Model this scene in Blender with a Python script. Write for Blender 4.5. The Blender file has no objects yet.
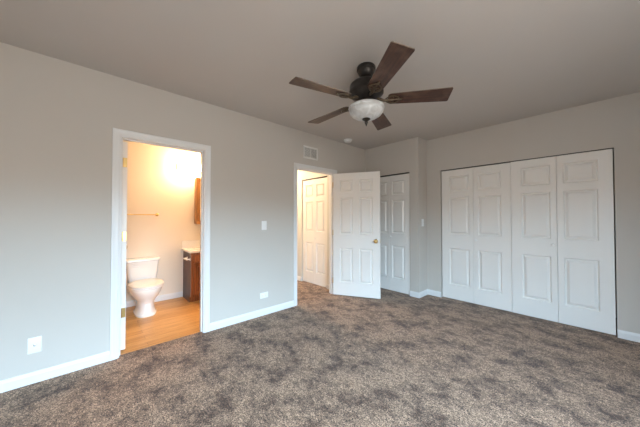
import bpy, bmesh, math, random
from math import sin, cos, pi, radians
from mathutils import Vector, Matrix, Euler
random.seed(4)
SC = bpy.context.scene
COL = SC.collection

# ------------------------------------------------------------------ camera
CAM_H = 1.25
cam_d = bpy.data.cameras.new('camera')
cam_d.sensor_width = 36.0
cam_d.lens = 251.6 / 640.0 * 36.0
cam_d.clip_start = 0.02
cam = bpy.data.objects.new('camera', cam_d)
cam.location = (0, 0, CAM_H)
cam.rotation_euler = (radians(90 + 0.92), 0, 0.8293)
COL.objects.link(cam)
SC.camera = cam

# ------------------------------------------------------------------ view
SC.view_settings.view_transform = 'Standard'
SC.view_settings.look = 'None'
SC.view_settings.exposure = 0.21
SC.view_settings.gamma = 1.0
SC.view_settings.use_curve_mapping = False
SC.cycles.use_denoising = True
SC.cycles.max_bounces = 10
SC.cycles.diffuse_bounces = 6
SC.cycles.transparent_max_bounces = 8
SC.cycles.sample_clamp_indirect = 6.0
SC.cycles.caustics_reflective = False
SC.cycles.caustics_refractive = False

# ------------------------------------------------------------------ sky: pale blue above a dark tree line
SKY = (0.585, 0.825, 1.02)
SKY_STRENGTH = 39.0
GROUND = (0.37, 0.345, 0.315)
world = bpy.data.worlds.new('sky')
SC.world = world
world.use_nodes = True
nt = world.node_tree
nt.nodes.clear()
wo = nt.nodes.new('ShaderNodeOutputWorld')
bg = nt.nodes.new('ShaderNodeBackground')
tc = nt.nodes.new('ShaderNodeTexCoord')
sx = nt.nodes.new('ShaderNodeSeparateXYZ')
rp = nt.nodes.new('ShaderNodeValToRGB')
mp = nt.nodes.new('ShaderNodeMapRange')
mp.inputs['From Min'].default_value = -1
mp.inputs['From Max'].default_value = 1
nt.links.new(tc.outputs['Generated'], sx.inputs[0])
nt.links.new(sx.outputs['Z'], mp.inputs['Value'])
nt.links.new(mp.outputs['Result'], rp.inputs['Fac'])
e = rp.color_ramp.elements
e[0].position = 0.0
e[0].color = (*[c * 0.45 for c in GROUND], 1)
e[1].position = 0.535
e[1].color = (*[c * 0.45 for c in GROUND], 1)
k = rp.color_ramp.elements.new(0.575)
k.color = (*SKY, 1)
k = rp.color_ramp.elements.new(1.0)
k.color = (0.5, 0.72, 1.0, 1)
bg.inputs['Strength'].default_value = SKY_STRENGTH
nt.links.new(rp.outputs['Color'], bg.inputs['Color'])
nt.links.new(bg.outputs[0], wo.inputs['Surface'])

# room extents and the windows that the daylight comes through
XL, XR = -2.884, 1.25          # left and right walls
YB, YF = 4.08, -1.30           # closet wall and the wall behind the camera
H = 2.517
WT = 0.106                     # wall thickness
YE = 3.79                      # wall with the narrow closet
XE = -1.86                     # its return
WIN1 = (-0.75, 1.50, 0.45, 2.05)   # right wall: y0 y1 z0 z1


def portal(name, loc, rot, sx_, sy_):
    l = bpy.data.lights.new(name, 'AREA')
    l.shape = 'RECTANGLE'
    l.size, l.size_y = sx_, sy_
    l.cycles.is_portal = True
    o = bpy.data.objects.new(name, l)
    o.location = loc
    o.rotation_euler = rot
    COL.objects.link(o)


portal('window_daylight', (XR + 0.06, (WIN1[0] + WIN1[1]) / 2, (WIN1[2] + WIN1[3]) / 2), (0, radians(90), 0),
       WIN1[3] - WIN1[2], WIN1[1] - WIN1[0])


# ------------------------------------------------------------------ materials
def new_mat(name):
    m = bpy.data.materials.new(name)
    m.use_nodes = True
    t = m.node_tree
    return m, t, t.nodes['Principled BSDF']


def node(t, kind, **kw):
    n = t.nodes.new(kind)
    for a, b in kw.items():
        if hasattr(n, a):
            setattr(n, a, b)
        else:
            n.inputs[a].default_value = b
    return n


def simple(name, col, rough=0.5, metal=0.0, var=0.04, scale=8.0, bump=0.0, bscale=200.0, spec=0.5):
    m, t, p = new_mat(name)
    co = node(t, 'ShaderNodeTexCoord')
    n = node(t, 'ShaderNodeTexNoise', Scale=scale, Detail=4.0)
    t.links.new(co.outputs['Object'], n.inputs['Vector'])
    r = node(t, 'ShaderNodeValToRGB')
    r.color_ramp.elements[0].position = 0.3
    r.color_ramp.elements[1].position = 0.7
    r.color_ramp.elements[0].color = (*[c * (1 - var) for c in col], 1)
    r.color_ramp.elements[1].color = (*[min(1, c * (1 + var)) for c in col], 1)
    t.links.new(n.outputs['Fac'], r.inputs['Fac'])
    t.links.new(r.outputs['Color'], p.inputs['Base Color'])
    p.inputs['Roughness'].default_value = rough
    p.inputs['Metallic'].default_value = metal
    p.inputs['Specular IOR Level'].default_value = spec
    if bump:
        b = node(t, 'ShaderNodeTexNoise', Scale=bscale, Detail=3.0)
        t.links.new(co.outputs['Object'], b.inputs['Vector'])
        bm_ = node(t, 'ShaderNodeBump', Strength=bump, Distance=0.002)
        t.links.new(b.outputs['Fac'], bm_.inputs['Height'])
        t.links.new(bm_.outputs['Normal'], p.inputs['Normal'])
    return m


def wood(name, dark, light, axis=0, rough=0.4, scale=14.0, stretch=14.0, worn=None):
    m, t, p = new_mat(name)
    co = node(t, 'ShaderNodeTexCoord')
    mpn = node(t, 'ShaderNodeMapping')
    s = [stretch] * 3
    s[axis] = 1.0
    mpn.inputs['Scale'].default_value = s
    t.links.new(co.outputs['Object'], mpn.inputs['Vector'])
    n = node(t, 'ShaderNodeTexNoise', Scale=scale / 4, Detail=8.0, Distortion=0.6)
    t.links.new(mpn.outputs[0], n.inputs['Vector'])
    r = node(t, 'ShaderNodeValToRGB')
    r.color_ramp.elements[0].position = 0.32
    r.color_ramp.elements[1].position = 0.7
    r.color_ramp.elements[0].color = (*dark, 1)
    r.color_ramp.elements[1].color = (*light, 1)
    t.links.new(n.outputs['Fac'], r.inputs['Fac'])
    src = r.outputs['Color']
    if worn:
        n2 = node(t, 'ShaderNodeTexNoise', Scale=9.0, Detail=6.0)
        t.links.new(co.outputs['Object'], n2.inputs['Vector'])
        r2 = node(t, 'ShaderNodeValToRGB')
        r2.color_ramp.elements[0].position = 0.5
        r2.color_ramp.elements[1].position = 0.72
        t.links.new(n2.outputs['Fac'], r2.inputs['Fac'])
        mx = node(t, 'ShaderNodeMixRGB')
        mx.inputs['Color2'].default_value = (*worn, 1)
        t.links.new(r2.outputs['Color'], mx.inputs['Fac'])
        t.links.new(src, mx.inputs['Color1'])
        src = mx.outputs['Color']
    t.links.new(src, p.inputs['Base Color'])
    p.inputs['Roughness'].default_value = rough
    return m


def carpet_mat():
    m, t, p = new_mat('shag_carpet')
    co = node(t, 'ShaderNodeTexCoord')
    obj = co.outputs['Object']
    # big sweeps of pile direction (vacuum and foot marks)
    warp = node(t, 'ShaderNodeMapping')
    warp.inputs['Rotation'].default_value = (0, 0, 0.5)
    warp.inputs['Scale'].default_value = (1.0, 1.25, 1)
    t.links.new(obj, warp.inputs['Vector'])
    a = node(t, 'ShaderNodeTexNoise', Scale=4.2, Detail=6.0, Roughness=0.65, Distortion=0.0)
    t.links.new(warp.outputs[0], a.inputs['Vector'])
    a2 = node(t, 'ShaderNodeTexNoise', Scale=15.0, Detail=6.0, Roughness=0.75)
    t.links.new(obj, a2.inputs['Vector'])
    am = node(t, 'ShaderNodeMixRGB')
    am.inputs['Fac'].default_value = 0.42
    t.links.new(a.outputs['Fac'], am.inputs['Color1'])
    t.links.new(a2.outputs['Fac'], am.inputs['Color2'])
    ra = node(t, 'ShaderNodeValToRGB')
    ra.color_ramp.elements[0].position = 0.415
    ra.color_ramp.elements[1].position = 0.555
    ra.color_ramp.elements[0].color = (0.085, 0.045, 0.026, 1)
    ra.color_ramp.elements[1].color = (0.325, 0.214, 0.141, 1)
    t.links.new(am.outputs['Color'], ra.inputs['Fac'])
    # yarn flecks
    b = node(t, 'ShaderNodeTexNoise', Scale=120.0, Detail=2.0, Roughness=0.8)
    t.links.new(obj, b.inputs['Vector'])
    rb = node(t, 'ShaderNodeValToRGB')
    rb.color_ramp.elements[0].position = 0.36
    rb.color_ramp.elements[1].position = 0.64
    rb.color_ramp.elements[0].color = (0.10, 0.09, 0.08, 1)
    rb.color_ramp.elements[1].color = (1.95, 1.95, 1.95, 1)
    t.links.new(b.outputs['Fac'], rb.inputs['Fac'])
    mx = node(t, 'ShaderNodeMixRGB', blend_type='MULTIPLY')
    mx.inputs['Fac'].default_value = 1.0
    t.links.new(ra.outputs['Color'], mx.inputs['Color1'])
    t.links.new(rb.outputs['Color'], mx.inputs['Color2'])
    # clumped tufts
    c = node(t, 'ShaderNodeTexNoise', Scale=42.0, Detail=3.0, Roughness=0.75)
    t.links.new(obj, c.inputs['Vector'])
    rc = node(t, 'ShaderNodeValToRGB')
    rc.color_ramp.elements[0].position = 0.36
    rc.color_ramp.elements[1].position = 0.62
    rc.color_ramp.elements[0].color = (0.50, 0.48, 0.46, 1)
    rc.color_ramp.elements[1].color = (1.35, 1.35, 1.35, 1)
    t.links.new(c.outputs['Fac'], rc.inputs['Fac'])
    mx2 = node(t, 'ShaderNodeMixRGB', blend_type='MULTIPLY')
    mx2.inputs['Fac'].default_value = 1.0
    t.links.new(mx.outputs['Color'], mx2.inputs['Color1'])
    t.links.new(rc.outputs['Color'], mx2.inputs['Color2'])
    t.links.new(mx2.outputs['Color'], p.inputs['Base Color'])
    p.inputs['Roughness'].default_value = 0.95
    p.inputs['Specular IOR Level'].default_value = 0.1
    p.inputs['Sheen Weight'].default_value = 0.15
    p.inputs['Sheen Roughness'].default_value = 0.6
    bp = node(t, 'ShaderNodeBump', Strength=0.5, Distance=0.008)
    t.links.new(b.outputs['Fac'], bp.inputs['Height'])
    bp2 = node(t, 'ShaderNodeBump', Strength=0.25, Distance=0.02)
    t.links.new(a.outputs['Fac'], bp2.inputs['Height'])
    t.links.new(bp2.outputs['Normal'], bp.inputs['Normal'])
    t.links.new(bp.outputs['Normal'], p.inputs['Normal'])
    return m


def plank_mat():
    m, t, p = new_mat('oak_laminate')
    co = node(t, 'ShaderNodeTexCoord')
    mpn = node(t, 'ShaderNodeMapping')
    mpn.inputs['Rotation'].default_value = (0, 0, radians(90))
    t.links.new(co.outputs['Object'], mpn.inputs['Vector'])
    br = node(t, 'ShaderNodeTexBrick')
    br.offset = 0.4
    br.inputs['Scale'].default_value = 1.0
    br.inputs['Brick Width'].default_value = 1.1
    br.inputs['Row Height'].default_value = 0.09
    br.inputs['Mortar Size'].default_value = 0.0012
    br.inputs['Color1'].default_value = (0.58, 0.31, 0.105, 1)
    br.inputs['Color2'].default_value = (0.70, 0.42, 0.165, 1)
    br.inputs['Mortar'].default_value = (0.30, 0.16, 0.06, 1)
    t.links.new(mpn.outputs[0], br.inputs['Vector'])
    m2 = node(t, 'ShaderNodeMapping')
    m2.inputs['Scale'].default_value = (22, 1.2, 1)
    t.links.new(co.outputs['Object'], m2.inputs['Vector'])
    n = node(t, 'ShaderNodeTexNoise', Scale=3.0, Detail=6.0)
    t.links.new(m2.outputs[0], n.inputs['Vector'])
    r = node(t, 'ShaderNodeValToRGB')
    r.color_ramp.elements[0].position = 0.3
    r.color_ramp.elements[1].position = 0.7
    r.color_ramp.elements[0].color = (0.8, 0.74, 0.66, 1)
    r.color_ramp.elements[1].color = (1.1, 1.1, 1.1, 1)
    t.links.new(n.outputs['Fac'], r.inputs['Fac'])
    mx = node(t, 'ShaderNodeMixRGB', blend_type='MULTIPLY')
    mx.inputs['Fac'].default_value = 1.0
    t.links.new(br.outputs['Color'], mx.inputs['Color1'])
    t.links.new(r.outputs['Color'], mx.inputs['Color2'])
    t.links.new(mx.outputs['Color'], p.inputs['Base Color'])
    p.inputs['Roughness'].default_value = 0.38
    return m


def glass_mat():
    m, t, p = new_mat('window_glass')
    t.nodes.remove(p)
    tr = node(t, 'ShaderNodeBsdfTransparent')
    gl = node(t, 'ShaderNodeBsdfGlossy')
    gl.inputs['Roughness'].default_value = 0.02
    mx = node(t, 'ShaderNodeMixShader')
    mx.inputs[0].default_value = 0.06
    t.links.new(tr.outputs[0], mx.inputs[1])
    t.links.new(gl.outputs[0], mx.inputs[2])
    t.links.new(mx.outputs[0], t.nodes['Material Output'].inputs['Surface'])
    return m


def glow_mat(name, col, strength):
    m, t, p = new_mat(name)
    p.inputs['Base Color'].default_value = (0.9, 0.88, 0.82, 1)
    p.inputs['Emission Color'].default_value = (*col, 1)
    p.inputs['Emission Strength'].default_value = strength
    return m


def bowl_mat():
    m, t, p = new_mat('alabaster_glass')
    co = node(t, 'ShaderNodeTexCoord')
    n = node(t, 'ShaderNodeTexNoise', Scale=14.0, Detail=5.0, Distortion=1.5)
    t.links.new(co.outputs['Object'], n.inputs['Vector'])
    r = node(t, 'ShaderNodeValToRGB')
    r.color_ramp.elements[0].position = 0.3
    r.color_ramp.elements[1].position = 0.65
    r.color_ramp.elements[0].color = (0.46, 0.46, 0.45, 1)
    r.color_ramp.elements[1].color = (0.66, 0.67, 0.68, 1)
    t.links.new(n.outputs['Fac'], r.inputs['Fac'])
    t.links.new(r.outputs['Color'], p.inputs['Base Color'])
    p.inputs['Roughness'].default_value = 0.3
    p.inputs['Subsurface Weight'].default_value = 0.25
    p.inputs['Subsurface Radius'].default_value = (0.03, 0.03, 0.03)
    return m


M = {}
M['wall'] = simple('warm_grey_wall_paint', (0.555, 0.520, 0.478), 0.85, var=0.012, scale=1.5, bump=0.12, bscale=260, spec=0.2)
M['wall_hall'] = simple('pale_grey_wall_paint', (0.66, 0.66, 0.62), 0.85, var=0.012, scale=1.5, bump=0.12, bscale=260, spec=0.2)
M['wall_bath'] = simple('cream_bath_wall_paint', (0.80, 0.735, 0.64), 0.8, var=0.012, scale=1.5, bump=0.1, bscale=260, spec=0.2)
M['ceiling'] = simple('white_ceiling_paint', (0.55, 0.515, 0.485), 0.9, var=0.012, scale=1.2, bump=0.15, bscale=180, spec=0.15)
M['trim'] = simple('white_trim_paint', (0.74, 0.74, 0.74), 0.4, var=0.01)
M['door'] = simple('white_door_paint', (0.82, 0.80, 0.77), 0.36, var=0.012, scale=3, bump=0.05, bscale=120)
M['plate'] = simple('white_plastic', (0.82, 0.82, 0.81), 0.35, var=0.01)
M['slot'] = simple('dark_slot', (0.03, 0.03, 0.03), 0.6)
M['track'] = simple('dark_steel_track', (0.035, 0.033, 0.03), 0.5, metal=0.3)
M['brass'] = simple('worn_brass', (0.68, 0.48, 0.20), 0.28, metal=1.0, var=0.1)
M['bronze'] = simple('oil_rubbed_bronze', (0.042, 0.036, 0.032), 0.36, metal=0.55, var=0.2, scale=30)
M['bronze_worn'] = simple('rubbed_bronze_highlight', (0.15, 0.115, 0.08), 0.35, metal=0.7, var=0.25, scale=40)
M['chrome'] = simple('brushed_chrome', (0.7, 0.7, 0.7), 0.2, metal=1.0)
M['blade'] = wood('dark_walnut_blade', (0.026, 0.010, 0.006), (0.092, 0.036, 0.020), axis=0, rough=0.42, worn=(0.12, 0.065, 0.042))
M['blade_edge'] = wood('walnut_edge_highlight', (0.10, 0.07, 0.05), (0.26, 0.21, 0.17), axis=0, rough=0.5)  # paler than the blade face: the edge highlight is put into the colour
M['bowl'] = bowl_mat()
M['carpet'] = carpet_mat()
M['plank'] = plank_mat()
M['porcelain'] = simple('white_porcelain', (0.86, 0.85, 0.83), 0.12, var=0.01)
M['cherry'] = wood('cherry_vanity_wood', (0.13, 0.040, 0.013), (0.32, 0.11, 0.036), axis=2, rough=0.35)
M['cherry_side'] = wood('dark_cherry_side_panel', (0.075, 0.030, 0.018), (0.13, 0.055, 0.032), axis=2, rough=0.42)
M['oak'] = wood('honey_oak_cabinet', (0.22, 0.085, 0.02), (0.42, 0.19, 0.055), axis=2, rough=0.4)
M['marble'] = simple('cultured_marble', (0.86, 0.84, 0.80), 0.18, var=0.03, scale=12)
M['mirror'] = simple('mirror_silver', (0.9, 0.9, 0.9), 0.02, metal=1.0, var=0.0)
M['glass'] = glass_mat()
M['grille'] = simple('vent_paint', (0.74, 0.73, 0.70), 0.45)
M['globe'] = glow_mat('lit_globe', (1.0, 0.67, 0.37), 185.0)
M['dome'] = glow_mat('lit_dome', (1.0, 0.74, 0.49), 185.0)


# ------------------------------------------------------------------ mesh helpers
def mesh_obj(name, bm, mats, parent=None, smooth=False, loc=None):
    bmesh.ops.recalc_face_normals(bm, faces=bm.faces)
    me = bpy.data.meshes.new(name)
    bm.to_mesh(me)
    bm.free()
    for m in (mats if isinstance(mats, (list, tuple)) else [mats]):
        me.materials.append(m)
    if smooth:
        for p in me.polygons:
            p.use_smooth = True
        try:
            me.set_sharp_from_angle(angle=radians(38))
        except Exception:
            pass
    o = bpy.data.objects.new(name, me)
    COL.objects.link(o)
    if parent is not None:
        o.parent = parent
    if loc is not None:
        o.location = loc
    return o


def tag(o, label=None, cat=None, group=None, kind=None):
    if label: o['label'] = label
    if cat: o['category'] = cat
    if group: o['group'] = group
    if kind: o['kind'] = kind
    return o


def thing(name, loc, rotz=0.0, label=None, cat=None, group=None, kind=None):
    o = bpy.data.objects.new(name, None)
    o.empty_display_size = 0.05
    o.location = loc
    o.rotation_euler = (0, 0, rotz)
    COL.objects.link(o)
    return tag(o, label, cat, group, kind)


def struct(name, bm, m, label, cat, smooth=False):
    return tag(mesh_obj(name, bm, m, smooth=smooth), label, cat, kind='structure')


def box(bm, x0, x1, y0, y1, z0, z1, bevel=0.0, mat=0, seg=2):
    g = bmesh.ops.create_cube(bm, size=1.0)
    vs = g['verts']
    for v in vs:
        v.co = Vector(((x0 + x1) / 2 + v.co.x * (x1 - x0), (y0 + y1) / 2 + v.co.y * (y1 - y0), (z0 + z1) / 2 + v.co.z * (z1 - z0)))
    fs = set(f for v in vs for f in v.link_faces)
    for f in fs:
        f.material_index = mat
    if bevel > 0:
        es = set(e_ for v in vs for e_ in v.link_edges)
        bmesh.ops.bevel(bm, geom=list(es), offset=bevel, segments=seg, affect='EDGES', profile=0.5)


def box_bm(*a, **k):
    bm = bmesh.new()
    box(bm, *a, **k)
    return bm


def lathe(bm, prof, n=32, c=(0, 0, 0), axis='z', mat=0):
    """prof: list of (r, h); closed where r == 0"""
    rings = []
    for r, h_ in prof:
        ring = []
        cnt = 1 if r < 1e-6 else n
        for i in range(cnt):
            a = 2 * pi * i / n
            q = (r * cos(a), r * sin(a), h_)
            if axis == 'x': q = (q[2], q[0], q[1])
            elif axis == 'y': q = (q[1], q[2], q[0])
            ring.append(bm.verts.new((q[0] + c[0], q[1] + c[1], q[2] + c[2])))
        rings.append(ring)
    for a, b in zip(rings, rings[1:]):
        for i in range(n):
            j = (i + 1) % n
            if len(a) == 1 and len(b) == 1: continue
            if len(a) == 1: f = bm.faces.new((a[0], b[i], b[j]))
            elif len(b) == 1: f = bm.faces.new((a[i], a[j], b[0]))
            else: f = bm.faces.new((a[i], a[j], b[j], b[i]))
            f.material_index = mat
    for ring, flip in ((rings[0], True), (rings[-1], False)):
        if len(ring) > 2:
            f = bm.faces.new(ring[::-1] if flip else ring)
            f.material_index = mat


def tube(bm, pts, r, n=10, mat=0):
    pts = [Vector(p) for p in pts]
    rad = r if isinstance(r, (list, tuple)) else [r] * len(pts)
    rings = []
    up = None
    for i, p in enumerate(pts):
        d = (pts[min(i + 1, len(pts) - 1)] - pts[max(i - 1, 0)]).normalized()
        if up is None:
            up = d.orthogonal().normalized()
        else:
            up = (up - d * up.dot(d)).normalized()
        w = d.cross(up)
        rings.append([bm.verts.new(p + (up * cos(2 * pi * k / n) + w * sin(2 * pi * k / n)) * rad[i]) for k in range(n)])
    for a, b in zip(rings, rings[1:]):
        for i in range(n):
            j = (i + 1) % n
            bm.faces.new((a[i], a[j], b[j], b[i])).material_index = mat
    bm.faces.new(rings[0][::-1]).material_index = mat
    bm.faces.new(rings[-1]).material_index = mat


def loft(bm, rings, cap0=True, cap1=True):
    vr = [[bm.verts.new(p) for p in r] for r in rings]
    n = len(vr[0])
    for a, b in zip(vr, vr[1:]):
        for i in range(n):
            j = (i + 1) % n
            bm.faces.new((a[i], a[j], b[j], b[i]))
    if cap0: bm.faces.new(vr[0][::-1])
    if cap1: bm.faces.new(vr[-1])


def wall_bm(ax, u0, u1, z0, z1, d0, d1, holes=()):
    """solid wall; ax 'x' runs along x (thickness in y d0..d1), 'y' runs along y. holes: (u0,u1,z0,z1)"""
    us = sorted({u0, u1, *[h_[0] for h_ in holes], *[h_[1] for h_ in holes]})
    zs = sorted({z0, z1, *[h_[2] for h_ in holes], *[h_[3] for h_ in holes]})
    us = [u for u in us if u0 <= u <= u1]
    zs = [z for z in zs if z0 <= z <= z1]
    bm = bmesh.new()
    cache = {}

    def V(u, d, z):
        key = (round(u, 5), round(d, 5), round(z, 5))
        if key not in cache:
            cache[key] = bm.verts.new((u, d, z) if ax == 'x' else (d, u, z))
        return cache[key]

    def solid(i, j):
        if not (0 <= i < len(us) - 1 and 0 <= j < len(zs) - 1): return False
        uc, zc = (us[i] + us[i + 1]) / 2, (zs[j] + zs[j + 1]) / 2
        return not any(h_[0] < uc < h_[1] and h_[2] < zc < h_[3] for h_ in holes)
    for i in range(len(us) - 1):
        for j in range(len(zs) - 1):
            if not solid(i, j): continue
            a, b, c, d = us[i], us[i + 1], zs[j], zs[j + 1]
            for dd in (d0, d1):
                bm.faces.new((V(a, dd, c), V(b, dd, c), V(b, dd, d), V(a, dd, d)))
            if not solid(i - 1, j): bm.faces.new((V(a, d0, c), V(a, d1, c), V(a, d1, d), V(a, d0, d)))
            if not solid(i + 1, j): bm.faces.new((V(b, d0, c), V(b, d1, c), V(b, d1, d), V(b, d0, d)))
            if not solid(i, j - 1): bm.faces.new((V(a, d0, c), V(b, d0, c), V(b, d1, c), V(a, d1, c)))
            if not solid(i, j + 1): bm.faces.new((V(a, d0, d), V(b, d0, d), V(b, d1, d), V(a, d1, d)))
    return bm


def board_profile(bm, p0, p1, nrm, h_, th):
    """baseboard from p0 to p1 (xy) on a wall whose inward normal is nrm; moulded top edge"""
    prof = [(0, 0), (th, 0), (th, h_ * 0.72), (th * 0.75, h_ * 0.80), (th * 0.55, h_ * 0.93), (th * 0.3, h_), (0, h_)]
    ends = []
    for p in (p0, p1):
        ends.append([bm.verts.new((p[0] + nrm[0] * d, p[1] + nrm[1] * d, z)) for d, z in prof])
    n = len(prof)
    for i in range(n):
        j = (i + 1) % n
        bm.faces.new((ends[0][i], ends[0][j], ends[1][j], ends[1][i]))
    bm.faces.new(ends[0][::-1])
    bm.faces.new(ends[1])


def casing_bm(y0, y1, ztop, w, xw, out, th=0.017):
    """door casing swept round an opening on a wall x = xw, mitred; out = +1/-1 side"""
    prof = [(0, 0), (0, th * 0.55), (w * 0.12, th * 0.62), (w * 0.2, th * 0.80), (w * 0.62, th * 0.85), (w * 0.78, th), (w * 0.95, th), (w, th * 0.8), (w, 0)]
    bm = bmesh.new()
    st = [lambda o_: (y0 - o_, 0.0), lambda o_: (y0 - o_, ztop + o_), lambda o_: (y1 + o_, ztop + o_), lambda o_: (y1 + o_, 0.0)]
    rings = []
    for f in st:
        rings.append([bm.verts.new((xw + out * d, f(o_)[0], f(o_)[1])) for o_, d in prof])
    n = len(prof)
    for a, b in zip(rings, rings[1:]):
        for i in range(n):
            j = (i + 1) % n
            bm.faces.new((a[i], a[j], b[j], b[i]))
    bm.faces.new(rings[0][::-1])
    bm.faces.new(rings[-1])
    return bm


def panel_leaf_bm(w, h_, th, panels):
    """moulded panel door leaf: x 0..w, y 0..-th (front face at y = -th ... seen from -y), z 0..h"""
    xs = sorted({0.0, w, *[q[0] for q in panels], *[q[1] for q in panels]})
    zs = sorted({0.0, h_, *[q[2] for q in panels], *[q[3] for q in panels]})
    bm = bmesh.new()
    cache = {}

    def V(x, y, z):
        key = (round(x, 5), round(y, 5), round(z, 5))
        if key not in cache: cache[key] = bm.verts.new((x, y, z))
        return cache[key]
    for side, s in ((-th, 1.0), (0.0, -1.0)):
        for i in range(len(xs) - 1):
            for j in range(len(zs) - 1):
                a, b, c, d = xs[i], xs[i + 1], zs[j], zs[j + 1]
                xc, zc = (a + b) / 2, (c + d) / 2
                if any(q[0] < xc < q[1] and q[2] < zc < q[3] for q in panels): continue
                bm.faces.new((V(a, side, c), V(b, side, c), V(b, side, d), V(a, side, d)))
        for q in panels:
            # all grid points on the panel outline, so that the ring closes against the stiles
            base = [(x, q[2]) for x in xs if q[0] <= x <= q[1]] + [(q[1], z) for z in zs if q[2] < z <= q[3]]
            base += [(x, q[3]) for x in reversed(xs) if q[0] <= x < q[1]] + [(q[0], z) for z in reversed(zs) if q[2] < z < q[3]]
            prev = [V(x, side, z) for x, z in base]
            for ins, dep in ((0.011, 0.021), (0.017, 0.021), (0.042, 0.002)):
                ring = []
                for x, z in base:
                    nx = min(max(x, q[0] + ins), q[1] - ins)
                    nz = min(max(z, q[2] + ins), q[3] - ins)
                    ring.append(V(nx, side + s * dep * (1.0 if s > 0 else 0.45), nz))
                for m_ in range(len(base)):
                    n_ = (m_ + 1) % len(base)
                    vs = []
                    for v in (prev[m_], prev[n_], ring[n_], ring[m_]):
                        if v not in vs: vs.append(v)
                    if len(vs) >= 3 and not bm.faces.get(vs): bm.faces.new(vs)
                prev = ring
            vs = []
            for v in prev:
                if v not in vs: vs.append(v)
            bm.faces.new(vs)
    for a, b in zip(xs, xs[1:]):
        for z in (0.0, h_):
            bm.faces.new((V(a, 0, z), V(b, 0, z), V(b, -th, z), V(a, -th, z)))
    for a, b in zip(zs, zs[1:]):
        for x in (0.0, w):
            bm.faces.new((V(x, 0, a), V(x, 0, b), V(x, -th, b), V(x, -th, a)))
    return bm


def knob_bm(y0, r=0.016, l=0.03):
    """small round pull, axis -y from y0"""
    bm = bmesh.new()
    lathe(bm, [(r * 0.75, -y0), (r * 0.75, -y0 + 0.003), (r * 0.4, -y0 + 0.006), (r * 0.45, -y0 + l * 0.45), (r * 0.95, -y0 + l * 0.62), (r, -y0 + l * 0.8), (r * 0.7, -y0 + l * 0.97), (0, -y0 + l)], 20)
    for v in bm.verts:
        x, y, z = v.co
        v.co = (x, -z, y)
    return bm


# ------------------------------------------------------------------ setting: floors, ceiling
X0, X1, Y0, Y1 = -5.1, XR + 0.11, YF - 0.11, 4.86
bm = bmesh.new()
box(bm, XL - 0.045, X1, Y0, Y1, -0.08, 0.0)
box(bm, X0, XL - 0.045, 1.90, Y1, -0.08, 0.0)
bmesh.ops.remove_doubles(bm, verts=bm.verts, dist=0.0005)
struct('floor', bm, M['carpet'], 'mottled grey-brown shag carpet running through the bedroom and the hall', 'carpet')
struct('floor_bathroom', box_bm(X0, XL - 0.0452, -0.9, 1.8998, -0.08, -0.004), M['plank'], 'honey oak laminate plank floor of the bathroom', 'floor')
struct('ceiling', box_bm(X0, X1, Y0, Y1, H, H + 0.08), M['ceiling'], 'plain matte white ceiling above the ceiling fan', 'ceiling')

# door openings in the left wall (clear y0, y1, ztop)
BATH = (0.208, 0.920, 1.980)
HALL = (2.200, 2.947, 1.966)
J = 0.018
struct('wall_left', wall_bm('y', Y0, Y1, 0, H, XL - WT, XL,
       [(BATH[0] - J, BATH[1] + J, -1, BATH[2] + J), (HALL[0] - J, HALL[1] + J, -1, HALL[2] + J)]), M['wall'],
       'long warm grey wall with the bathroom doorway and the hall doorway', 'wall')
CL = (-1.640, 0.146, 1.992)     # wide closet opening x0 x1 ztop
struct('wall_back', wall_bm('x', XE - 0.10, X1, 0, H, YB, YB + 0.10, [(CL[0], CL[1], -1, CL[2])]), M['wall'],
       'warm grey wall around the wide double bifold closet', 'wall')
EN = (-2.765, -2.008, 1.985)    # narrow closet opening
struct('wall_entry', wall_bm('x', XL, XE, 0, H, YE, YE + 0.10, [(EN[0], EN[1], -1, EN[2])]), M['wall'],
       'short warm grey wall holding the narrow closet behind the open door', 'wall')
struct('wall_return', wall_bm('y', YE + 0.10, YB, 0, H, XE - 0.10, XE), M['wall'],
       'narrow grey return wall with a light switch between the two closets', 'wall')
struct('wall_right', wall_bm('y', Y0, Y1, 0, H, XR, XR + 0.11, [WIN1]), M['wall'], 'warm grey wall with the bedroom window', 'wall')
struct('wall_front', wall_bm('x', XL, XR, 0, H, YF - 0.11, YF), M['wall'], 'plain warm grey wall behind the camera', 'wall')
struct('wall_outer', wall_bm('x', X0, X1, 0, H, Y1, Y1 + 0.1), M['wall'], 'plain wall closing the backs of the closets', 'wall')
# bathroom and hall shells
XBF = -4.42
HALLY = 3.09
struct('wall_bathroom_far', wall_bm('y', -0.9, 1.84, 0, H, XBF - 0.10, XBF), M['wall_bath'], 'cream lit bathroom wall behind the toilet and vanity', 'wall')
struct('wall_bathroom_side', wall_bm('x', XBF - 0.10, XL - WT, 0, H, -1.0, -0.9), M['wall_bath'], 'cream side wall of the bathroom', 'wall')
struct('wall_partition', wall_bm('x', X0, XL - WT, 0, H, 1.84, 1.94), M['wall_bath'], 'partition between the bathroom and the hall', 'wall')
# bathroom face of the left wall carries the cream paint
bw = wall_bm('y', -0.9, 1.84, 0, H, XL - WT - 0.004, XL - WT, [(BATH[0] - J, BATH[1] + J, -1, BATH[2] + J)])
struct('wall_bathroom_near', bw, M['wall_bath'], 'cream bathroom face of the doorway wall', 'wall')
HC = (-3.905, -3.185, 1.990)
struct('wall_hall', wall_bm('x', X0, XL - WT, 0, H, HALLY, HALLY + 0.10, [(HC[0], HC[1], -1, HC[2])]), M['wall_hall'],
       'pale hall wall around the hall closet seen through the doorway', 'wall')
struct('wall_hall_end', wall_bm('y', 1.94, Y1, 0, H, X0 - 0.1, X0), M['wall_hall'], 'end wall of the hall', 'wall')

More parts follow.
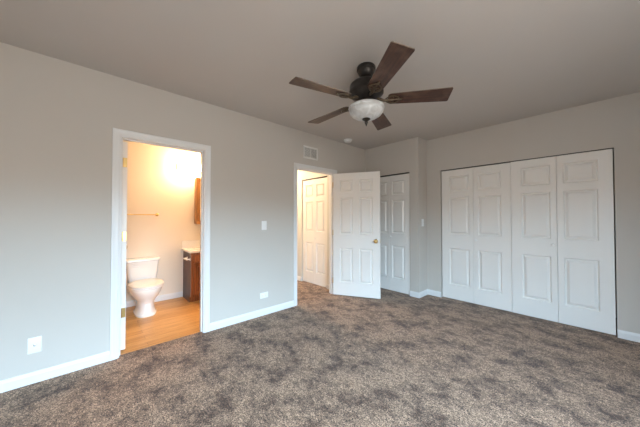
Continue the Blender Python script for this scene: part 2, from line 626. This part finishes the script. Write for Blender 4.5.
# door jambs and casings
for nm, (a, b, zt), what in (('trim_1', BATH, 'bathroom'), ('trim_2', HALL, 'hall')):
    bm = casing_bm(a - 0.006, b + 0.006, zt + 0.006, 0.060, XL, 1)
    o = struct(nm, bm, M['trim'], f'white moulded casing and jamb around the {what} doorway', 'door casing')
    bm = casing_bm(a - 0.006, b + 0.006, zt + 0.006, 0.060, XL - WT - 0.004, -1)
    mesh_obj('casing', bm, M['trim'], o)
    bm = wall_bm('y', a - J, b + J, 0, zt + J, XL - WT - 0.004, XL, [(a, b, -1, zt)])
    mesh_obj('jamb', bm, M['trim'], o)
    # door stop strip (bath door closes on the bathroom side, hall door on the bedroom side)
    xs = (XL - 0.068, XL - 0.035) if nm == 'trim_1' else (XL - WT + 0.02, XL - 0.040)
    bm = wall_bm('y', a, b, 0, zt, xs[0], xs[1], [(a + 0.011, b - 0.011, -1, zt - 0.011)])
    mesh_obj('door_stop', bm, M['trim'], o)

# baseboards
BH, BT = 0.083, 0.013


def baseboard(name, runs, label):
    bm = bmesh.new()
    for p0, p1, n_ in runs:
        board_profile(bm, p0, p1, n_, BH, BT)
    struct(name, bm, M['trim'], label, 'baseboard')


co_ = 0.066
baseboard('baseboard_left', [((XL, YF), (XL, BATH[0] - co_), (1, 0)), ((XL, BATH[1] + co_), (XL, HALL[0] - co_), (1, 0)),
                             ((XL, HALL[1] + co_), (XL, YE), (1, 0))], 'white baseboard along the long wall with the two doorways')
baseboard('baseboard_entry', [((XL, YE), (EN[0], YE), (0, -1)), ((EN[1], YE), (XE + BT, YE), (0, -1)),
                              ((XE, YE), (XE, YB), (1, 0)), ((XE, YB), (CL[0], YB), (0, -1))], 'short white baseboard stepping round the return wall')
baseboard('baseboard_back', [((CL[1], YB), (XR, YB), (0, -1))], 'white baseboard beside the wide closet')
baseboard('baseboard_right', [((XR, YF), (XR, YB), (-1, 0))], 'white baseboard under the bedroom window')
baseboard('baseboard_front', [((XL, YF), (XR, YF), (0, 1))], 'white baseboard behind the camera')
baseboard('baseboard_bathroom', [((XBF, -0.9), (XBF, 1.10), (1, 0))], 'white baseboard behind the toilet')
baseboard('baseboard_hall', [((X0, HALLY), (HC[0], HALLY), (0, -1)), ((HC[1], HALLY), (XL - WT - 0.02, HALLY), (0, -1))], 'white baseboard in the hall')


# windows
def window(name, ax, u0, u1, z0, z1, d_in, d_out, label):
    inward = 1 if d_in > d_out else -1
    lo, hi = min(d_in, d_out), max(d_in, d_out)
    mid = (lo + hi) / 2
    r = tag(bpy.data.objects.new(name, None), label, 'window', kind='structure')
    COL.objects.link(r)

    def wb(holes, a, b, uu=(u0, u1), zz=(z0, z1)):
        return wall_bm(ax, uu[0], uu[1], zz[0], zz[1], a, b, holes)
    f = 0.045
    um, zm = (u0 + u1) / 2, (z0 + z1) / 2
    holes = [(u0 + f, um - f / 2, z0 + f, zm - f / 2), (um + f / 2, u1 - f, z0 + f, zm - f / 2),
             (u0 + f, um - f / 2, zm + f / 2, z1 - f), (um + f / 2, u1 - f, zm + f / 2, z1 - f)]
    mesh_obj('window_frame', wb(holes, mid - 0.025, mid + 0.025), M['trim'], r)
    for h_ in holes:
        mesh_obj('pane', wb([], mid - 0.003, mid + 0.003, (h_[0], h_[1]), (h_[2], h_[3])), M['glass'], r)
    s = 0.05
    a, b = (d_in, d_in + inward * 0.05)
    bm = bmesh.new()
    if ax == 'y': box(bm, min(a, b), max(a, b), u0 - s, u1 + s, z0 - 0.03, z0, 0.004)
    else: box(bm, u0 - s, u1 + s, min(a, b), max(a, b), z0 - 0.03, z0, 0.004)
    mesh_obj('window_sill', bm, M['trim'], r)


window('window_1', 'y', *WIN1, XR, XR + 0.11, 'four-pane white window in the side wall')


# ------------------------------------------------------------------ doors
def bifold(name, x0, x1, y, ztop, label, knob_on, zk=0.925, zb=0.012, gap=0.006, outer=0.245, group=None):
    """two hinged leaves hung in an opening, front face at y, seen from -y. knob_on: 0 / 1 leaf"""
    th = 0.032
    r = thing(name, (x0, y + th, zb), 0, label, 'closet door', group, 'structure')
    W = x1 - x0
    lw = (W - 0.003) / 2
    hh = ztop - zb
    so, si = lw * outer, lw * 0.125
    rows = [(0.109, 0.391), (0.499, 0.788), (0.831, 0.952)]   # share of the leaf height
    for i in (0, 1):
        a, b = (so, lw - si) if i == 0 else (si, lw - so)
        bm = panel_leaf_bm(lw, hh, th, [(a, b, q[0] * hh, q[1] * hh) for q in rows])
        lf = mesh_obj('leaf', bm, M['door'], r, loc=(i * (lw + 0.003), 0, 0))
        if i == knob_on:
            kb = mesh_obj('knob', knob_bm(-th, 0.017, 0.032), M['plate'], lf, smooth=True)
            kb.location = ((lw - si * 0.62) if i == 0 else si * 0.62, 0, zk - zb)
    return r


YD = YB + 0.012
cm = (CL[0] + CL[1]) / 2 + 0.003
d = bifold('door_1', CL[0] + 0.012, cm - 0.002, YD + 0.008, CL[2] - 0.014, 'left white bifold pair of the wide closet, near the light switch', 1)
d = bifold('door_2', cm + 0.002, CL[1] - 0.010, YD, CL[2] - 0.010, 'right white bifold pair of the wide closet, farther from the light switch', 0)
d = bifold('door_3', EN[0] + 0.008, EN[1] - 0.006, YE + 0.014, EN[2] - 0.022, 'white bifold closet door partly hidden behind the open door', 1)
d = bifold('door_4', HC[0] + 0.020, HC[1] - 0.006, HALLY + 0.014, HC[2] - 0.022, 'white bifold closet door in the hall seen through the doorway', 1, zk=0.86)
for nm, (a, b, zt), y, what in (('trim_3', CL, YB, 'wide closet'), ('trim_4', EN, YE, 'narrow closet'), ('trim_5', HC, HALLY, 'hall closet')):
    bm = wall_bm('x', a + 0.001, b - 0.001, zt - 0.006, zt - 0.0005, y + 0.006, y + 0.07)
    struct(nm, bm, M['track'], f'dark steel sliding track above the {what}', 'door track')


def six_panel(w, h_, th):
    st, ms = w * 0.148, w * 0.135
    pw = (w - 2 * st - ms) / 2
    rows = [(0.105, 0.385), (0.497, 0.800), (0.842, 0.945)]
    ps = []
    for z0, z1 in rows:
        for x in (st, st + pw + ms):
            ps.append((x, x + pw, z0 * h_, z1 * h_))
    return panel_leaf_bm(w, h_, th, ps)


def brass_knob(parent, x, z, y, s):
    bm = bmesh.new()
    lathe(bm, [(0.032, 0.0), (0.032, 0.004), (0.026, 0.009), (0.012, 0.013), (0.011, 0.030), (0.022, 0.036), (0.027, 0.046), (0.026, 0.056), (0.016, 0.063), (0, 0.064)], 24)
    for v in bm.verts:
        a, b, c = v.co
        v.co = (x + a, y + s * c, z + b)
    return mesh_obj('knob', bm, M['brass'], parent, smooth=True)


# hall door, swung into the bedroom: hinge on the right-hand jamb
DW, DH, DT = 0.742, 1.945, 0.035
ang = math.atan2(0.357, 0.650)
d5 = thing('door_5', (XL + 0.004, HALL[1] - 0.004, 0.014), ang, 'white six-panel door with brass knob standing open into the bedroom', 'door', None, 'structure')
leaf = mesh_obj('leaf', six_panel(DW, DH, DT), M['door'], d5)
brass_knob(leaf, DW - 0.062, 0.872, -DT, -1)
brass_knob(leaf, DW - 0.062, 0.872, 0.0, 1)
bm = bmesh.new()
box(bm, DW - 0.0005, DW + 0.0015, -DT * 0.82, -DT * 0.18, 0.842, 0.902)
mesh_obj('latch_plate', bm, M['brass'], leaf)
for z in (0.18, 0.95, 1.72):
    bm = bmesh.new()
    lathe(bm, [(0.0, z), (0.006, z + 0.001), (0.006, z + 0.088), (0.0, z + 0.089)], 12, (-0.004, -DT - 0.003, 0))
    box(bm, -0.003, -0.0003, -DT + 0.001, -0.004, z, z + 0.089)
    mesh_obj('hinge', bm, M['brass'], d5)

# bathroom door, swung right into the bathroom against the near jamb; only its edge shows
d6 = thing('door_6', (XL - WT - 0.012, 0.226, 0.012), pi, 'white bathroom door swung fully inwards, its hinged edge in the doorway', 'door', None, 'structure')
leaf = mesh_obj('leaf', six_panel(0.69, 1.955, DT), M['door'], d6)
brass_knob(leaf, 0.63, 0.90, -DT, -1)
for z in (0.30, 1.015, 1.715):
    bm = bmesh.new()
    box(bm, -0.0025, 0.0002, -DT + 0.002, -0.004, z, z + 0.089, 0.0008)
    lathe(bm, [(0.0, z), (0.006, z + 0.001), (0.006, z + 0.088), (0.0, z + 0.089)], 12, (-0.004, 0.001, 0))
    mesh_obj('hinge', bm, M['brass'], d6)

# ------------------------------------------------------------------ ceiling fan
FX, FY, FZ = -1.285, 1.703, 2.214
fan = thing('ceiling_fan', (FX, FY, H), 0, 'dark bronze ceiling fan with five walnut blades and a frosted bowl light', 'ceiling fan')


def fz(z): return z - H + 0.018


bm = bmesh.new()
lathe(bm, [(0.072, 0.0), (0.077, -0.007), (0.078, -0.030), (0.071, -0.037), (0.070, -0.046), (0.060, -0.068), (0.040, -0.088), (0.026, -0.096), (0.020, -0.100), (0, -0.100)], 40)
mesh_obj('canopy', bm, M['bronze'], fan, smooth=True)
bm = bmesh.new()
lathe(bm, [(0, -0.06), (0.0125, -0.06), (0.0125, -0.13), (0, -0.13)], 20)
mesh_obj('downrod', bm, M['bronze'], fan, smooth=True)
bm = bmesh.new()
lathe(bm, [(0.0, fz(2.395)), (0.024, fz(2.395)), (0.030, fz(2.380)), (0.075, fz(2.372)), (0.118, fz(2.358)), (0.134, fz(2.344)), (0.139, fz(2.328)), (0.139, fz(2.296)), (0.143, fz(2.290)), (0.143, fz(2.268)),
           (0.132, fz(2.256)), (0.112, fz(2.238)), (0.090, fz(2.222)), (0.075, fz(2.212)), (0.0, fz(2.212))], 48)
mesh_obj('motor_housing', bm, M['bronze'], fan, smooth=True)
bm = bmesh.new()
lathe(bm, [(0.0, fz(2.213)), (0.062, fz(2.213)), (0.066, fz(2.205)), (0.066, fz(2.190)), (0.085, fz(2.174)), (0.118, fz(2.166)), (0.120, fz(2.154)), (0.0, fz(2.154))], 48)
mesh_obj('light_fitter', bm, M['bronze'], fan, smooth=True)
bm = bmesh.new()
lathe(bm, [(0.120, fz(2.162)), (0.136, fz(2.164)), (0.146, fz(2.158)), (0.149, fz(2.147)), (0.142, fz(2.138)), (0.143, fz(2.130)), (0.138, fz(2.111)), (0.122, fz(2.091)), (0.095, fz(2.074)), (0.060, fz(2.063)), (0.025, fz(2.058)), (0.0, fz(2.058))], 56)
mesh_obj('light_bowl', bm, M['bowl'], fan, smooth=True)
bm = bmesh.new()
lathe(bm, [(0.0, fz(2.064)), (0.032, fz(2.062)), (0.034, fz(2.054)), (0.024, fz(2.046)), (0.011, fz(2.039)), (0.015, fz(2.028)), (0.009, fz(2.016)), (0.004, fz(2.000)), (0.0, fz(1.995))], 24)
mesh_obj('finial', bm, M['bronze'], fan, smooth=True)
PITCH = radians(-12)


def blade_bm():
    prof = []
    L0, L1 = 0.175, 0.660
    w0, w1 = 0.060, 0.077
    n = 6
    pts = []
    r0, r1 = 0.03, 0.012
    for cx, cy, r_, a0 in ((L0 + r0, -w0 + r0, r0, 180), (L1 - r1, -w1 + r1, r1, 270), (L1 - r1, w1 - r1, r1, 0), (L0 + r0, w0 - r0, r0, 90)):
        for k_ in range(n + 1):
            a = radians(a0 + 90 * k_ / n)
            pts.append((cx + r_ * cos(a), cy + r_ * sin(a)))
    bm = bmesh.new()
    t = 0.0035
    loft(bm, [[(x, y, -t) for x, y in pts], [(x, y, t) for x, y in pts]])
    for f in bm.faces:
        f.material_index = 1 if abs(f.normal.z) < 0.5 and len(f.verts) == 4 else 0
    bm.normal_update()
    for f in bm.faces:
        f.material_index = 0 if abs(f.normal.z) > 0.5 else 1
    return bm


def iron_bm():
    bm = bmesh.new()
    t = -0.0035
    # arm from the hub
    tube(bm, [(0.085, 0, 0.012), (0.115, 0, 0.004), (0.145, 0, -0.012), (0.175, 0, t - 0.006)], [0.013, 0.012, 0.010, 0.009], 12)
    # heart-shaped pair of scrolls under the blade root
    for s in (1, -1):
        pts = []
        for k_ in range(17):
            a = k_ / 16
            x = 0.150 + 0.125 * a
            y = s * 0.046 * sin(pi * min(1, a * 1.02)) ** 0.8 if a < 0.98 else 0
            pts.append((x, y, t - 0.005))
        tube(bm, pts, 0.0048, 8)
        sp = []
        for k_ in range(13):
            a = k_ / 12 * 1.6 * pi
            rr = 0.019 * (1 - 0.45 * k_ / 12)
            sp.append((0.206 + rr * cos(a + pi), s * (0.022 + rr * sin(a)), t - 0.005))
        tube(bm, sp, 0.0034, 8)
    tube(bm, [(0.165, 0, t - 0.005), (0.285, 0, t - 0.005)], [0.007, 0.005], 10)
    for x, y in ((0.205, 0.042), (0.205, -0.042), (0.283, 0.0)):
        lathe(bm, [(0, t - 0.012), (0.007, t - 0.010), (0.009, t - 0.003), (0.009, t), (0, t)], 12, (x, y, 0))
    return bm


blade0 = mesh_obj('blade', blade_bm(), [M['blade'], M['blade_edge']], fan)
iron0 = mesh_obj('blade_iron', iron_bm(), M['bronze_worn'], blade0, smooth=True)
A0 = 2.548 + pi
TILT = Matrix.Rotation(radians(1.7), 3, Vector((-0.798, -0.603, 0)))   # the fan hangs a little out of level
for i in range(5):
    if i == 0:
        b_ = blade0
    else:
        b_ = blade0.copy()
        COL.objects.link(b_)
        b_.parent = fan
        ii = iron0.copy()
        COL.objects.link(ii)
        ii.parent = b_
    b_.location = (0, 0, fz(FZ))
    b_.rotation_euler = (TILT @ Matrix.Rotation(A0 + i * 2 * pi / 5, 3, 'Z') @ Matrix.Rotation(PITCH, 3, 'X')).to_euler()

# ------------------------------------------------------------------ smoke detector, grille, plates
sd = thing('smoke_detector', (-2.70, 3.09, H), 0, 'small round white smoke detector on the ceiling beyond the fan', 'smoke detector')
bm = bmesh.new()
lathe(bm, [(0, 0), (0.068, 0), (0.070, -0.008), (0.066, -0.014), (0, -0.014)], 36)
mesh_obj('base', bm, M['plate'], sd, smooth=True)
bm = bmesh.new()
lathe(bm, [(0, -0.013), (0.058, -0.013), (0.057, -0.030), (0.048, -0.040), (0.020, -0.043), (0.018, -0.046), (0, -0.046)], 36)
mesh_obj('cover', bm, M['plate'], sd, smooth=True)

vy, vz = 2.447, 2.222
vent = thing('air_vent', (XL, vy, vz), 0, 'white metal louvred return-air grille on the wall above the hall doorway', 'air vent')
hw, hh_ = 0.142, 0.092
bm = wall_bm('y', -hw, hw, -hh_, hh_, 0.0, 0.009, [(-hw + 0.024, -0.006, -hh_ + 0.022, hh_ - 0.022), (0.006, hw - 0.024, -hh_ + 0.022, hh_ - 0.022)])
mesh_obj('frame', bm, M['grille'], vent)
bm = wall_bm('y', -hw + 0.020, hw - 0.020, -hh_ + 0.018, hh_ - 0.018, 0.0004, 0.0012)
mesh_obj('duct_shade_sheet', bm, M['slot'], vent)  # near-black sheet on the wall stands in for the shade behind the louvers
nl = 13
for i in range(nl):
    z = -hh_ + 0.028 + i * (2 * hh_ - 0.056) / (nl - 1)
    bm = bmesh.new()
    for a, b in ((-hw + 0.0245, -0.0065), (0.0065, hw - 0.0245)):
        v = [bm.verts.new(q) for q in ((0.0015, a, z + 0.004), (0.0015, b, z + 0.004), (0.0078, b, z - 0.0050), (0.0078, a, z - 0.0050),
                                       (0.0015, a, z + 0.0055), (0.0015, b, z + 0.0055), (0.0085, b, z - 0.0035), (0.0085, a, z - 0.0035))]
        for q in ((0, 1, 2, 3), (4, 5, 6, 7), (0, 1, 5, 4), (2, 3, 7, 6), (0, 3, 7, 4), (1, 2, 6, 5)):
            bm.faces.new([v[k_] for k_ in q])
    mesh_obj('louver', bm, M['grille'], vent)


def plate(name, loc, rotz, w, h_, label, cat):
    """wall plate; local +x points into the room"""
    r = thing(name, loc, rotz, label, cat)
    bm = bmesh.new()
    box(bm, 0.0, 0.006, -w / 2, w / 2, -h_ / 2, h_ / 2, 0.0025)
    mesh_obj('plate', bm, M['plate'], r, smooth=True)
    return r


def screw(r, y, z):
    bm = bmesh.new()
    lathe(bm, [(0, 0.0055), (0.0035, 0.0055), (0.003, 0.0072), (0, 0.0074)], 10, (0, y, z), axis='x')
    mesh_obj('screw', bm, M['plate'], r, smooth=True)


def switch(loc, rotz, label):
    r = plate('light_switch', loc, rotz, 0.072, 0.116, label, 'light switch')
    bm = bmesh.new()
    box(bm, 0.005, 0.0075, -0.006, 0.006, -0.013, 0.013, 0.0008)
    box(bm, 0.006, 0.017, -0.0042, 0.0042, -0.002, 0.010, 0.0015)
    mesh_obj('toggle', bm, M['plate'], r)
    screw(r, 0, 0.030)
    screw(r, 0, -0.030)


switch((XL, 1.662, 1.148), 0, 'white toggle light switch on the long wall between the two doorways')
switch((XE, 3.925, 1.168), 0, 'white toggle light switch on the narrow return wall beside the wide closet')

ol = plate('wall_outlet', (XL, 1.665, 0.252), 0, 0.116, 0.072, 'white horizontal duplex wall outlet low on the wall below the light switch', 'outlet')
for s in (-1, 1):
    bm = bmesh.new()
    lathe(bm, [(0, 0.0055), (0.0165, 0.0055), (0.0165, 0.008), (0, 0.008)], 24, (0, s * 0.0195, 0), axis='x')
    rc = mesh_obj('receptacle', bm, M['plate'], ol, smooth=True)
    bm = bmesh.new()
    for z in (-0.006, 0.006):
        box(bm, 0.0076, 0.0084, s * 0.0195 - 0.004, s * 0.0195 + 0.004, z - 0.001, z + 0.001)
    lathe(bm, [(0, 0.0076), (0.0024, 0.0076), (0.0024, 0.0084), (0, 0.0084)], 10, (0, s * 0.0195 - 0.010, 0), axis='x')
    mesh_obj('slot', bm, M['slot'], rc)
screw(ol, 0, 0)
cp = plate('cable_outlet', (XL, -0.296, 0.283), 0, 0.072, 0.118, 'white cable wall plate with a centre connector low beside the bathroom doorway', 'cable outlet')
bm = bmesh.new()
lathe(bm, [(0, 0.005), (0.0075, 0.005), (0.0075, 0.009), (0.0048, 0.009), (0.0048, 0.018), (0, 0.018)], 12, axis='x')
mesh_obj('connector', bm, M['chrome'], cp, smooth=False)
screw(cp, 0, 0.042)
screw(cp, 0, -0.042)

# ------------------------------------------------------------------ bathroom
# toilet: local +x = front, origin on the floor at the wall
TY = 0.556
toi = thing('toilet', (XBF, TY, -0.004), 0, 'white two-piece toilet with closed lid standing on the oak bathroom floor', 'toilet')


def egg(z, xb, xf, ry, n=40, sq=2.2):
    """ring: back at xb, front at xf, half width ry"""
    xc = xb + (xf - xb) * 0.42
    out = []
    for i in range(n):
        a = 2 * pi * i / n
        c, s = cos(a), sin(a)
        rx = (xf - xc) if c >= 0 else (xc - xb)
        k_ = 2 / sq
        out.append((xc + rx * math.copysign(abs(c) ** k_, c), ry * math.copysign(abs(s) ** k_, s), z))
    return out


bm = bmesh.new()
loft(bm, [egg(0.0000, 0.17, 0.600, 0.118, sq=2.6), egg(0.0184, 0.17, 0.603, 0.12, sq=2.6), egg(0.0322, 0.18, 0.588, 0.108, sq=2.5), egg(0.0920, 0.19, 0.585, 0.098),
          egg(0.1564, 0.19, 0.575, 0.098), egg(0.1978, 0.18, 0.60, 0.115), egg(0.2392, 0.15, 0.645, 0.145), egg(0.2852, 0.10, 0.685, 0.170), egg(0.3266, 0.06, 0.708, 0.183),
          egg(0.3542, 0.05, 0.712, 0.186), egg(0.3606, 0.055, 0.708, 0.183)])
mesh_obj('bowl', bm, M['porcelain'], toi, smooth=True)
bm = bmesh.new()
loft(bm, [egg(0.3606, 0.235, 0.712, 0.184), egg(0.3643, 0.23, 0.720, 0.190), egg(0.3772, 0.23, 0.720, 0.190), egg(0.3809, 0.235, 0.714, 0.186)])
mesh_obj('seat', bm, M['porcelain'], toi, smooth=True)
bm = bmesh.new()
loft(bm, [egg(0.3836, 0.222, 0.716, 0.187), egg(0.3864, 0.218, 0.722, 0.191), egg(0.3993, 0.218, 0.722, 0.191), egg(0.4066, 0.23, 0.706, 0.178), egg(0.4103, 0.27, 0.66, 0.14)])
mesh_obj('seat_lid', bm, M['porcelain'], toi, smooth=True)


def rrect(z, x0, x1, y0, y1, r, n=6):
    out = []
    for cx, cy, a0 in ((x1 - r, y1 - r, 0), (x0 + r, y1 - r, 90), (x0 + r, y0 + r, 180), (x1 - r, y0 + r, 270)):
        for k_ in range(n + 1):
            a = radians(a0 + 90 * k_ / n)
            out.append((cx + r * cos(a), cy + r * sin(a), z))
    return out


bm = bmesh.new()
loft(bm, [rrect(0.355, 0.025, 0.175, -0.150, 0.150, 0.03), rrect(0.37, 0.02, 0.185, -0.160, 0.160, 0.035), rrect(0.49, 0.017, 0.20, -0.172, 0.172, 0.035), rrect(0.648, 0.015, 0.21, -0.186, 0.186, 0.035)])
tank = mesh_obj('tank', bm, M['porcelain'], toi, smooth=True)
bm = bmesh.new()
loft(bm, [rrect(0.645, 0.014, 0.212, -0.187, 0.187, 0.035), rrect(0.651, 0.010, 0.222, -0.198, 0.198, 0.035), rrect(0.673, 0.010, 0.222, -0.198, 0.198, 0.035), rrect(0.685, 0.016, 0.214, -0.19, 0.19, 0.035)])
mesh_obj('tank_lid', bm, M['porcelain'], toi, smooth=True)
bm = bmesh.new()
lathe(bm, [(0, 0.200), (0.013, 0.200), (0.013, 0.214), (0, 0.216)], 16, (0, -0.125, 0.595), axis='x')
tube(bm, [(0.214, -0.125, 0.595), (0.218, -0.095, 0.591), (0.218, -0.055, 0.585)], 0.006, 8)
mesh_obj('flush_lever', bm, M['plate'], tank, smooth=True)

# vanity
VY, VD, VTOP = 1.103, 0.43, 0.735
van = thing('vanity_cabinet', (XBF, VY, -0.004), 0, 'cherry wood bathroom vanity with a white marble top beside the toilet', 'vanity')
VW = 0.62
bm = bmesh.new()
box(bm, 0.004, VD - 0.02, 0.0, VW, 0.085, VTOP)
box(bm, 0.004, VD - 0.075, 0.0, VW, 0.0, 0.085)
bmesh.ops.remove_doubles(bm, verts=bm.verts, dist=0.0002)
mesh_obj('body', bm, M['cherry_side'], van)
bm = bmesh.new()
fw = wall_bm('y', 0.0, VW, 0.085, VTOP, VD - 0.02, VD, [(0.045, VW / 2 - 0.02, 0.14, 0.56), (VW / 2 + 0.02, VW - 0.045, 0.14, 0.56)])
bm.free()
mesh_obj('face_frame', fw, M['cherry'], van)
bm = bmesh.new()
box(bm, VD - 0.076, VD - 0.070, 0.0, VW, 0.0, 0.085)
mesh_obj('toe_kick', bm, M['cherry'], van)
for a, b in ((0.032, VW / 2 - 0.008), (VW / 2 + 0.008, VW - 0.032)):
    w_, h2 = b - a, 0.585 - 0.125
    pb = panel_leaf_bm(w_, h2, 0.018, [(0.05, w_ - 0.05, 0.05, h2 - 0.05)])
    for v in pb.verts:
        x, y, z = v.co
        v.co = (VD - y, a + x, 0.125 + z)
    dr = mesh_obj('door', pb, M['cherry'], van)
    ky = b - 0.025 if a < VW / 2 - 0.05 else a + 0.025
    bm = bmesh.new()
    lathe(bm, [(0.006, VD + 0.018), (0.006, VD + 0.03), (0.014, VD + 0.036), (0.013, VD + 0.044), (0, VD + 0.047)], 16, (0, ky, 0.54), axis='x')
    mesh_obj('knob', bm, M['brass'], dr, smooth=True)
bm = bmesh.new()
box(bm, VD, VD + 0.016, 0.032, VW - 0.032, 0.605, 0.705, 0.004)
mesh_obj('drawer_front', bm, M['cherry'], van)
bm = bmesh.new()
loft(bm, [rrect(VTOP, 0.0, VD + 0.025, -0.022, VW + 0.02, 0.008), rrect(VTOP + 0.026, 0.0, VD + 0.03, -0.026, VW + 0.024, 0.01), rrect(VTOP + 0.032, 0.0, VD + 0.026, -0.022, VW + 0.02, 0.008),
          rrect(VTOP + 0.032, 0.10, VD - 0.05, 0.12, VW - 0.12, 0.10), rrect(VTOP + 0.010, 0.12, VD - 0.07, 0.14, VW - 0.14, 0.10), rrect(VTOP - 0.06, 0.17, VD - 0.12, 0.20, VW - 0.20, 0.06)])
mesh_obj('countertop', bm, M['marble'], van, smooth=True)
bm = bmesh.new()
box(bm, 0.001, 0.020, -0.022, VW + 0.02, VTOP + 0.031, VTOP + 0.150, 0.003)
mesh_obj('backsplash', bm, M['marble'], van)
bm = bmesh.new()
lathe(bm, [(0.024, VTOP + 0.032), (0.022, VTOP + 0.045), (0.014, VTOP + 0.055), (0.013, VTOP + 0.10), (0, VTOP + 0.104)], 16, (0.07, VW / 2, 0))
tube(bm, [(0.07, VW / 2, VTOP + 0.085), (0.12, VW / 2, VTOP + 0.105), (0.17, VW / 2, VTOP + 0.095), (0.185, VW / 2, VTOP + 0.075)], 0.010, 10)
mesh_obj('faucet', bm, M['chrome'], van, smooth=True)

# paper holder on the vanity side
ph = thing('toilet_paper_holder', (XBF + 0.315, VY - 0.0005, 0.635), 0, 'small empty white toilet paper holder on the dark side of the vanity', 'paper holder')
for x in (-0.072, 0.072):
    bm = bmesh.new()
    box(bm, x - 0.013, x + 0.013, -0.008, 0.0, -0.022, 0.022, 0.003)
    box(bm, x - 0.007, x + 0.007, -0.058, -0.006, -0.010, 0.010, 0.003)
    mesh_obj('bracket', bm, M['plate'], ph)
bm = bmesh.new()
lathe(bm, [(0, -0.066), (0.010, -0.066), (0.012, -0.05), (0.012, 0.05), (0.010, 0.066), (0, 0.066)], 16, (0, -0.048, 0), axis='x')
mesh_obj('roller', bm, M['plate'], ph, smooth=True)

# medicine cabinet
mc = thing('medicine_cabinet', (XBF, 1.262, 1.15), 0, 'honey oak mirrored medicine cabinet on the wall above the vanity', 'medicine cabinet')
bm = bmesh.new()
box(bm, 0.0, 0.105, 0.0, 0.42, 0.0, 0.735, 0.002)
mesh_obj('body', bm, M['oak'], mc)
fb = wall_bm('y', -0.006, 0.426, -0.006, 0.741, 0.107, 0.127, [(0.050, 0.370, 0.050, 0.685)])
dr = mesh_obj('door', fb, M['oak'], mc)
bm = bmesh.new()
box(bm, 0.110, 0.114, 0.048, 0.372, 0.048, 0.687)
mesh_obj('mirror', bm, M['mirror'], dr)

# vanity light
vl = thing('vanity_light', (XBF, 1.38, 2.05), 0, 'chrome vanity light bar with lit round globes above the medicine cabinet', 'wall lamp')
bm = bmesh.new()
box(bm, 0.0, 0.03, -0.38, 0.38, -0.055, 0.055, 0.006)
mesh_obj('bar', bm, M['plate'], vl)
for i in range(4):
    y = -0.30 + i * 0.20
    bm = bmesh.new()
    lathe(bm, [(0, 0.028), (0.024, 0.028), (0.024, 0.068), (0.018, 0.074), (0, 0.074)], 20, (0, y, 0), axis='x')
    sk = mesh_obj('socket', bm, M['chrome'], vl, smooth=True)
    bm = bmesh.new()
    bmesh.ops.create_uvsphere(bm, u_segments=24, v_segments=16, radius=0.050)
    bmesh.ops.translate(bm, verts=bm.verts, vec=(0.120, y, 0))
    mesh_obj('globe', bm, M['globe'], sk, smooth=True)

# towel bar
tb = thing('towel_bar', (XBF, 0.45, 1.292), 0, 'slim brass towel bar on the cream wall above the toilet', 'towel bar')
bm = bmesh.new()
tube(bm, [(0.065, -0.30, 0), (0.065, 0.30, 0)], 0.0075, 12)
mesh_obj('rod', bm, M['brass'], tb, smooth=True)
for s in (-1, 1):
    bm = bmesh.new()
    lathe(bm, [(0, 0.0), (0.024, 0.0), (0.024, 0.006), (0.014, 0.012), (0.010, 0.030), (0.011, 0.055), (0.014, 0.060), (0.014, 0.072), (0.008, 0.078), (0, 0.078)], 20, (0, s * 0.295, 0), axis='x')
    mesh_obj('bracket', bm, M['brass'], tb, smooth=True)

# hall ceiling lamp
hl = thing('hall_lamp', (-4.35, 2.35, H), 0, 'round flush dome lamp lighting the hall ceiling', 'ceiling lamp')
bm = bmesh.new()
lathe(bm, [(0, 0), (0.15, 0), (0.15, -0.02), (0.13, -0.022), (0, -0.022)], 32)
mesh_obj('base', bm, M['plate'], hl, smooth=True)
bm = bmesh.new()
lathe(bm, [(0.135, -0.021), (0.132, -0.05), (0.10, -0.085), (0.05, -0.10), (0, -0.104)], 32)
mesh_obj('lamp_shade', bm, M['dome'], hl, smooth=True)
